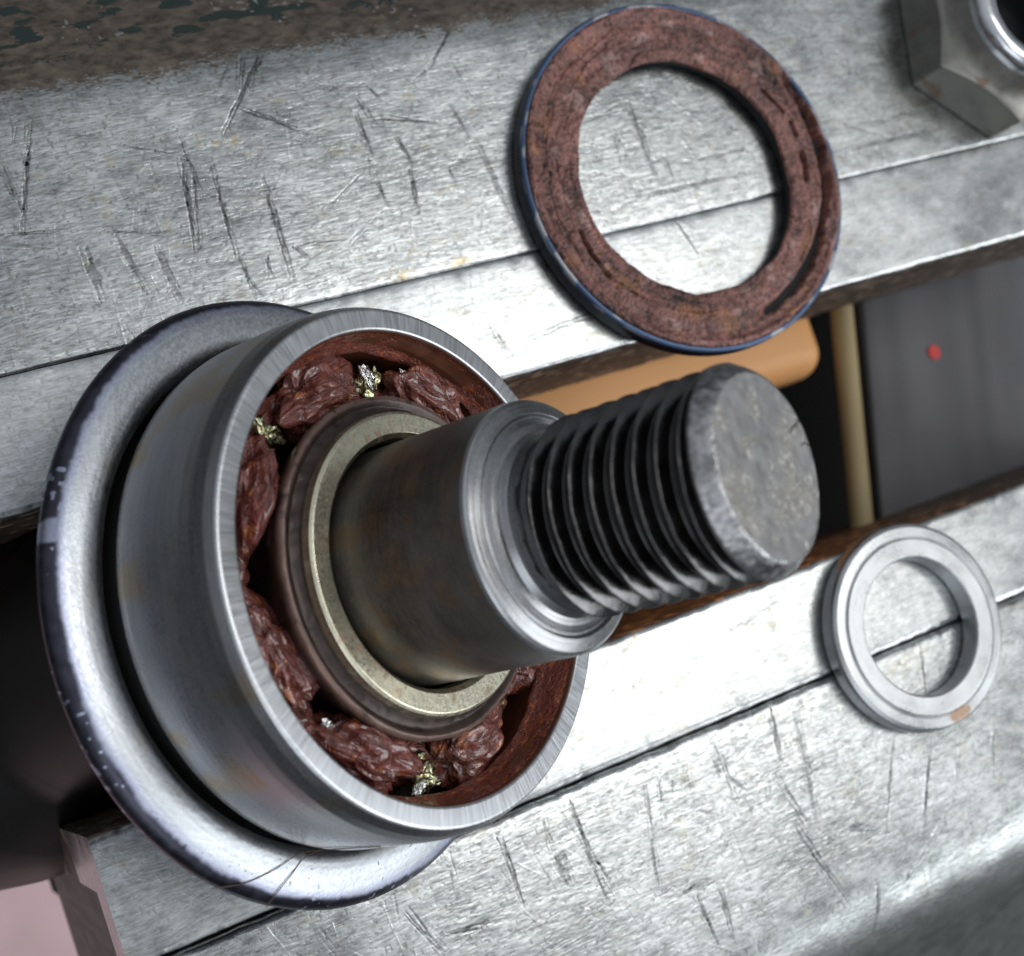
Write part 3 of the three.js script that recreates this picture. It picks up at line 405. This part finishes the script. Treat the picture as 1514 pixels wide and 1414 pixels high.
  mesh('metal_shell', revolve([[20.6, 0.1], [21.3, 0.15], [21.62, 0.4], [21.7, 1.0], [21.7, 3.4], [21.64, 3.9], [21.45, 4.12], [21.2, 4.15], [21.05, 4.0], [21.0, 3.4]], 256), blue, ring);
}
{
  const w = thing('spacer_washer', 'small pale zinc-grey stepped washer lying on the lower jaw', 'washer', [112.4, 0, 23.6]);
  const zinc = painted(1024, 256, (x, y, o) => {
    const U = x / 1024, v = y / 256, gr = n2(x / 2, y / 2, 0, 0, 241), ring = n2(U * 30, v * 70, 30, 0, 242), big = fbm2(U * 20, v * 4, 4, 243), grv = Math.exp(-(((v - 0.555) / 0.02) ** 2)) * step(0.35, 0.6, fbm2(U * 50, 3, 3, 244)), t = (0.46 + (gr - 0.5) * 0.1 + (ring - 0.5) * 0.05 + (big - 0.5) * 0.3) * (1 - grv * 0);
    const A = U * 360, r = Math.exp(-(((A - 84) / 9) ** 2) - (((v - 0.36) / 0.09) ** 2)), k = 0.85 * step(0.3, 0.75, r * (0.2 + fbm2(U * 160, v * 14, 4, 245) * 1.8));
    o.c[0] = mix(t * 0.97, 0.42, k); o.c[1] = mix(t, 0.25, k); o.c[2] = mix(t * 1.02, 0.14, k); o.metal = mix(0.92, 0.1, k); o.rough = 0.36 + (gr - 0.5) * 0.12 + (big - 0.5) * 0.3; o.h = 0.5 + (gr - 0.5) * 0.3 + (ring - 0.5) * 0.15;
  }, { bump: 3e-5, name: 'dull_zinc' });
  mesh('ring_body', revolve(crisp([[8.6, 0.05], [8.35, 0.3], [8.3, 1.5], [8.33, 2.75], [8.55, 2.95], [10.55, 2.95], [10.68, 2.9], [10.74, 2.66], [10.9, 2.66], [11.0, 2.8], [12.1, 2.72], [12.5, 2.45], [12.66, 2.0], [12.66, 0.5], [12.4, 0.05]].reverse(), 0.06), 256), zinc, w);
}
{
  // hexagon nut with a bright collar; its corner nearest the middle of the scene lies at (152.9, -33.1)
  const a = [142.9, -42.6], b = [152.9, -33.1], side = Math.hypot(b[0] - a[0], b[1] - a[1]), dir = Math.atan2(b[1] - a[1], b[0] - a[0]), apo = side * Math.sqrt(3) / 2;
  const cx = (a[0] + b[0]) / 2 + Math.sin(dir) * apo, cz = (a[1] + b[1]) / 2 - Math.cos(dir) * apo;
  const nut = thing('hex_nut', 'tarnished hexagon nut with a bright chrome collar at the top right corner', 'nut', [cx, 0, cz]);
  const nutMat = painted(512, 256, (x, y, o) => { const n = fbm2(x / 40, y / 24, 5, 251), g = n2(x / 2, y / 2, 0, 0, 252), r = step(0.62, 0.8, fbm2(x / 70 + 3, y / 30, 4, 253)) * 0.7, t = 0.22 + (n - 0.5) * 0.1 + (g - 0.5) * 0.04; o.c[0] = mix(t * 1.02, 0.14, r); o.c[1] = mix(t, 0.07, r); o.c[2] = mix(t * 0.9, 0.03, r); o.metal = mix(0.85, 0.1, r); o.rough = 0.3 + n * 0.2; o.h = 0.5 + (n - 0.5) * 0.5 + (g - 0.5) * 0.2; }, { bump: 6e-5, name: 'tarnished_nut' });
  const H = 7.6, seg = 240, P = [], U = [], I = [], rIn = 6.6;
  // the hexagon cut by a 30 degree cone: for every direction the section's radius is that of the hexagon, and the cone trims its top
  const rows = [0, 0.25, 1.6, 3, 4.2, 5, 5.6, 6.1, 6.6, 7.2];
  for (let i = 0; i <= seg; i++) {
    const th = i / seg * Math.PI * 2, k = (((th - (dir + Math.PI / 2)) % (Math.PI / 3)) + Math.PI / 3) % (Math.PI / 3) - Math.PI / 6, hex = apo / Math.cos(Math.abs(Math.PI / 6 - Math.abs(k)) < 0 ? 0 : (((th - (dir + Math.PI / 2) + Math.PI / 6) % (Math.PI / 3)) + Math.PI / 3) % (Math.PI / 3) - Math.PI / 6);
    const yTop = H - Math.max(0, (hex - apo * 0.93)) * 0.62;     // height at which the cone meets this direction's flat
    const col = [[hex - 0.2, 0.05], [hex, 0.3], [hex, yTop * 0.5], [hex, yTop - 0.25], [hex - 0.12, yTop], [mix(hex, apo * 0.93, 0.5), mix(yTop, H, 0.5)], [apo * 0.93, H], [apo * 0.88, H + 1.2], [apo * 0.78, H + 3.4]];
    col.forEach(([r, y], q) => { P.push(r * Math.cos(th), y, r * Math.sin(th)); U.push(i / seg * 4, y / 22 + (apo - r) / 22); });
  }
  for (let i = 0; i < seg; i++) for (let k = 0; k < 8; k++) { const p = i * 9 + k, q = p + 9; I.push(p, p + 1, q, q, p + 1, q + 1); }
  const g = new THREE.BufferGeometry(); g.setAttribute('position', new THREE.Float32BufferAttribute(P, 3)); g.setAttribute('uv', new THREE.Float32BufferAttribute(U, 2)); g.setIndex(I); g.computeVertexNormals();
  mesh('hex_body', g, nutMat, nut);
  mesh('dark_bore_plug', revolve([[6.32, 8.2], [6.2, 4], [6.1, 1], [0.05, 0.8]], 96), plain([0.012, 0.012, 0.014], 0.6), nut);  // added dark plug, standing in for the shade inside the hole
  const chrome = painted(256, 64, (x, y, o) => { const n = fbm2(x / 12, y / 12, 4, 261), t = 0.62 + (n - 0.5) * 0.2; o.c[0] = t * 0.98; o.c[1] = t; o.c[2] = t * 1.04; o.rough = 0.12 + n * 0.12; o.h = n; }, { bump: 5e-5, name: 'chrome' });
  mesh('chrome_collar', revolve([[9.7, 9.6], [9.75, 11.0], [9.5, 11.8], [8.9, 12.3], [8.1, 12.4], [7.2, 12.2], [6.6, 11.6], [6.4, 10.4], [6.3, 7.6]], 160, (th, k) => [(fbm3(Math.cos(th) * 5, Math.sin(th) * 5, k, 2) - 0.5) * 0.2, 0]), chrome, nut);
}

// ---------------------------------------------------------------- what lies down in the gap
{
  const block = tag(mesh('orange_block', new RoundedBoxGeometry(74, 11, 24, 6, 4.2).translate(102.5, -35.5, -23.5), plain([0.98, 0.5, 0.2], 0.45), scene), 'blurred orange block with a rounded end down in the gap behind the thread', 'block');
  const p = new THREE.Vector3(148, -32, -28), q = new THREE.Vector3(132.6, -32, 22), d = q.clone().sub(p);
  const rodG = new THREE.CylinderGeometry(1.75, 1.75, d.length(), 32).applyQuaternion(new THREE.Quaternion().setFromUnitVectors(new THREE.Vector3(0, 1, 0), d.clone().normalize())).translate((p.x + q.x) / 2, -32, (p.z + q.z) / 2);
  tag(mesh('tan_rod', rodG, plain([0.42, 0.33, 0.17], 0.6), scene), 'thin tan rod lying across the gap beside the dark grey board', 'rod');
  const board = thing('grey_board', 'dark grey board with a small red dot, in the gap beside the tan rod', 'board', [160, -36, -3]);
  board.rotation.y = -Math.atan2(d.x, d.z);
  board.rotation.y = Math.atan2(d.x, d.z);
  const greyMat = painted(256, 256, (x, y, o) => { const n = fbm2(x / 60, y / 60, 4, 271), s = n2(x / 16, y / 150, 0, 0, 272) * 1.3, t = 0.075 + (n - 0.5) * 0.05 + (s - 0.5) * 0.03; o.c[0] = t; o.c[1] = t * 0.98; o.c[2] = t * 1.06; o.metal = 0; o.rough = 0.55; o.h = n; }, { bump: 1e-4, name: 'grey_board' });
  mesh('panel', new RoundedBoxGeometry(44, 6, 62, 3, 0.8).translate(7, 1, 0), greyMat, board);
  mesh('red_dot', new THREE.CylinderGeometry(1.15, 1.15, 0.3, 24).translate(-2, 4.1, -6), plain([0.6, 0.03, 0.03], 0.5), board);
  const floor = tag(mesh('cut_floor', new THREE.BoxGeometry(620, 30, 700).translate(-10, -335, 60), painted(512, 512, (x, y, o) => { const n = fbm2(x / 14, y / 14, 4, 281), t = 0.8 + (n - 0.5) * 0.3; o.c[0] = 0.95 * t; o.c[1] = 0.66 * t; o.c[2] = 0.67 * t; o.metal = 0; o.rough = 0.8; o.h = n; }, { metalness: 0, name: 'pink_floor' }), scene), 'pale pink surface far below, seen at the bottom left corner');  // pink floor, cut short to keep its reflection out of the bearing side
  floor.userData.kind = 'structure';
  tag(mesh('shaded_vise_slide', new THREE.BoxGeometry(190, 12, 60).translate(112, -92, -4), plain([0.006, 0.006, 0.006], 0.9, 0, { specularIntensity: 0.2 }), scene), 'slide painted near black for the shadow deep in the gap between the jaws', 'vise slide');  // near-black colour stands in for the gap's shadow; hides the floor below
}
renderer.render(scene, camera);
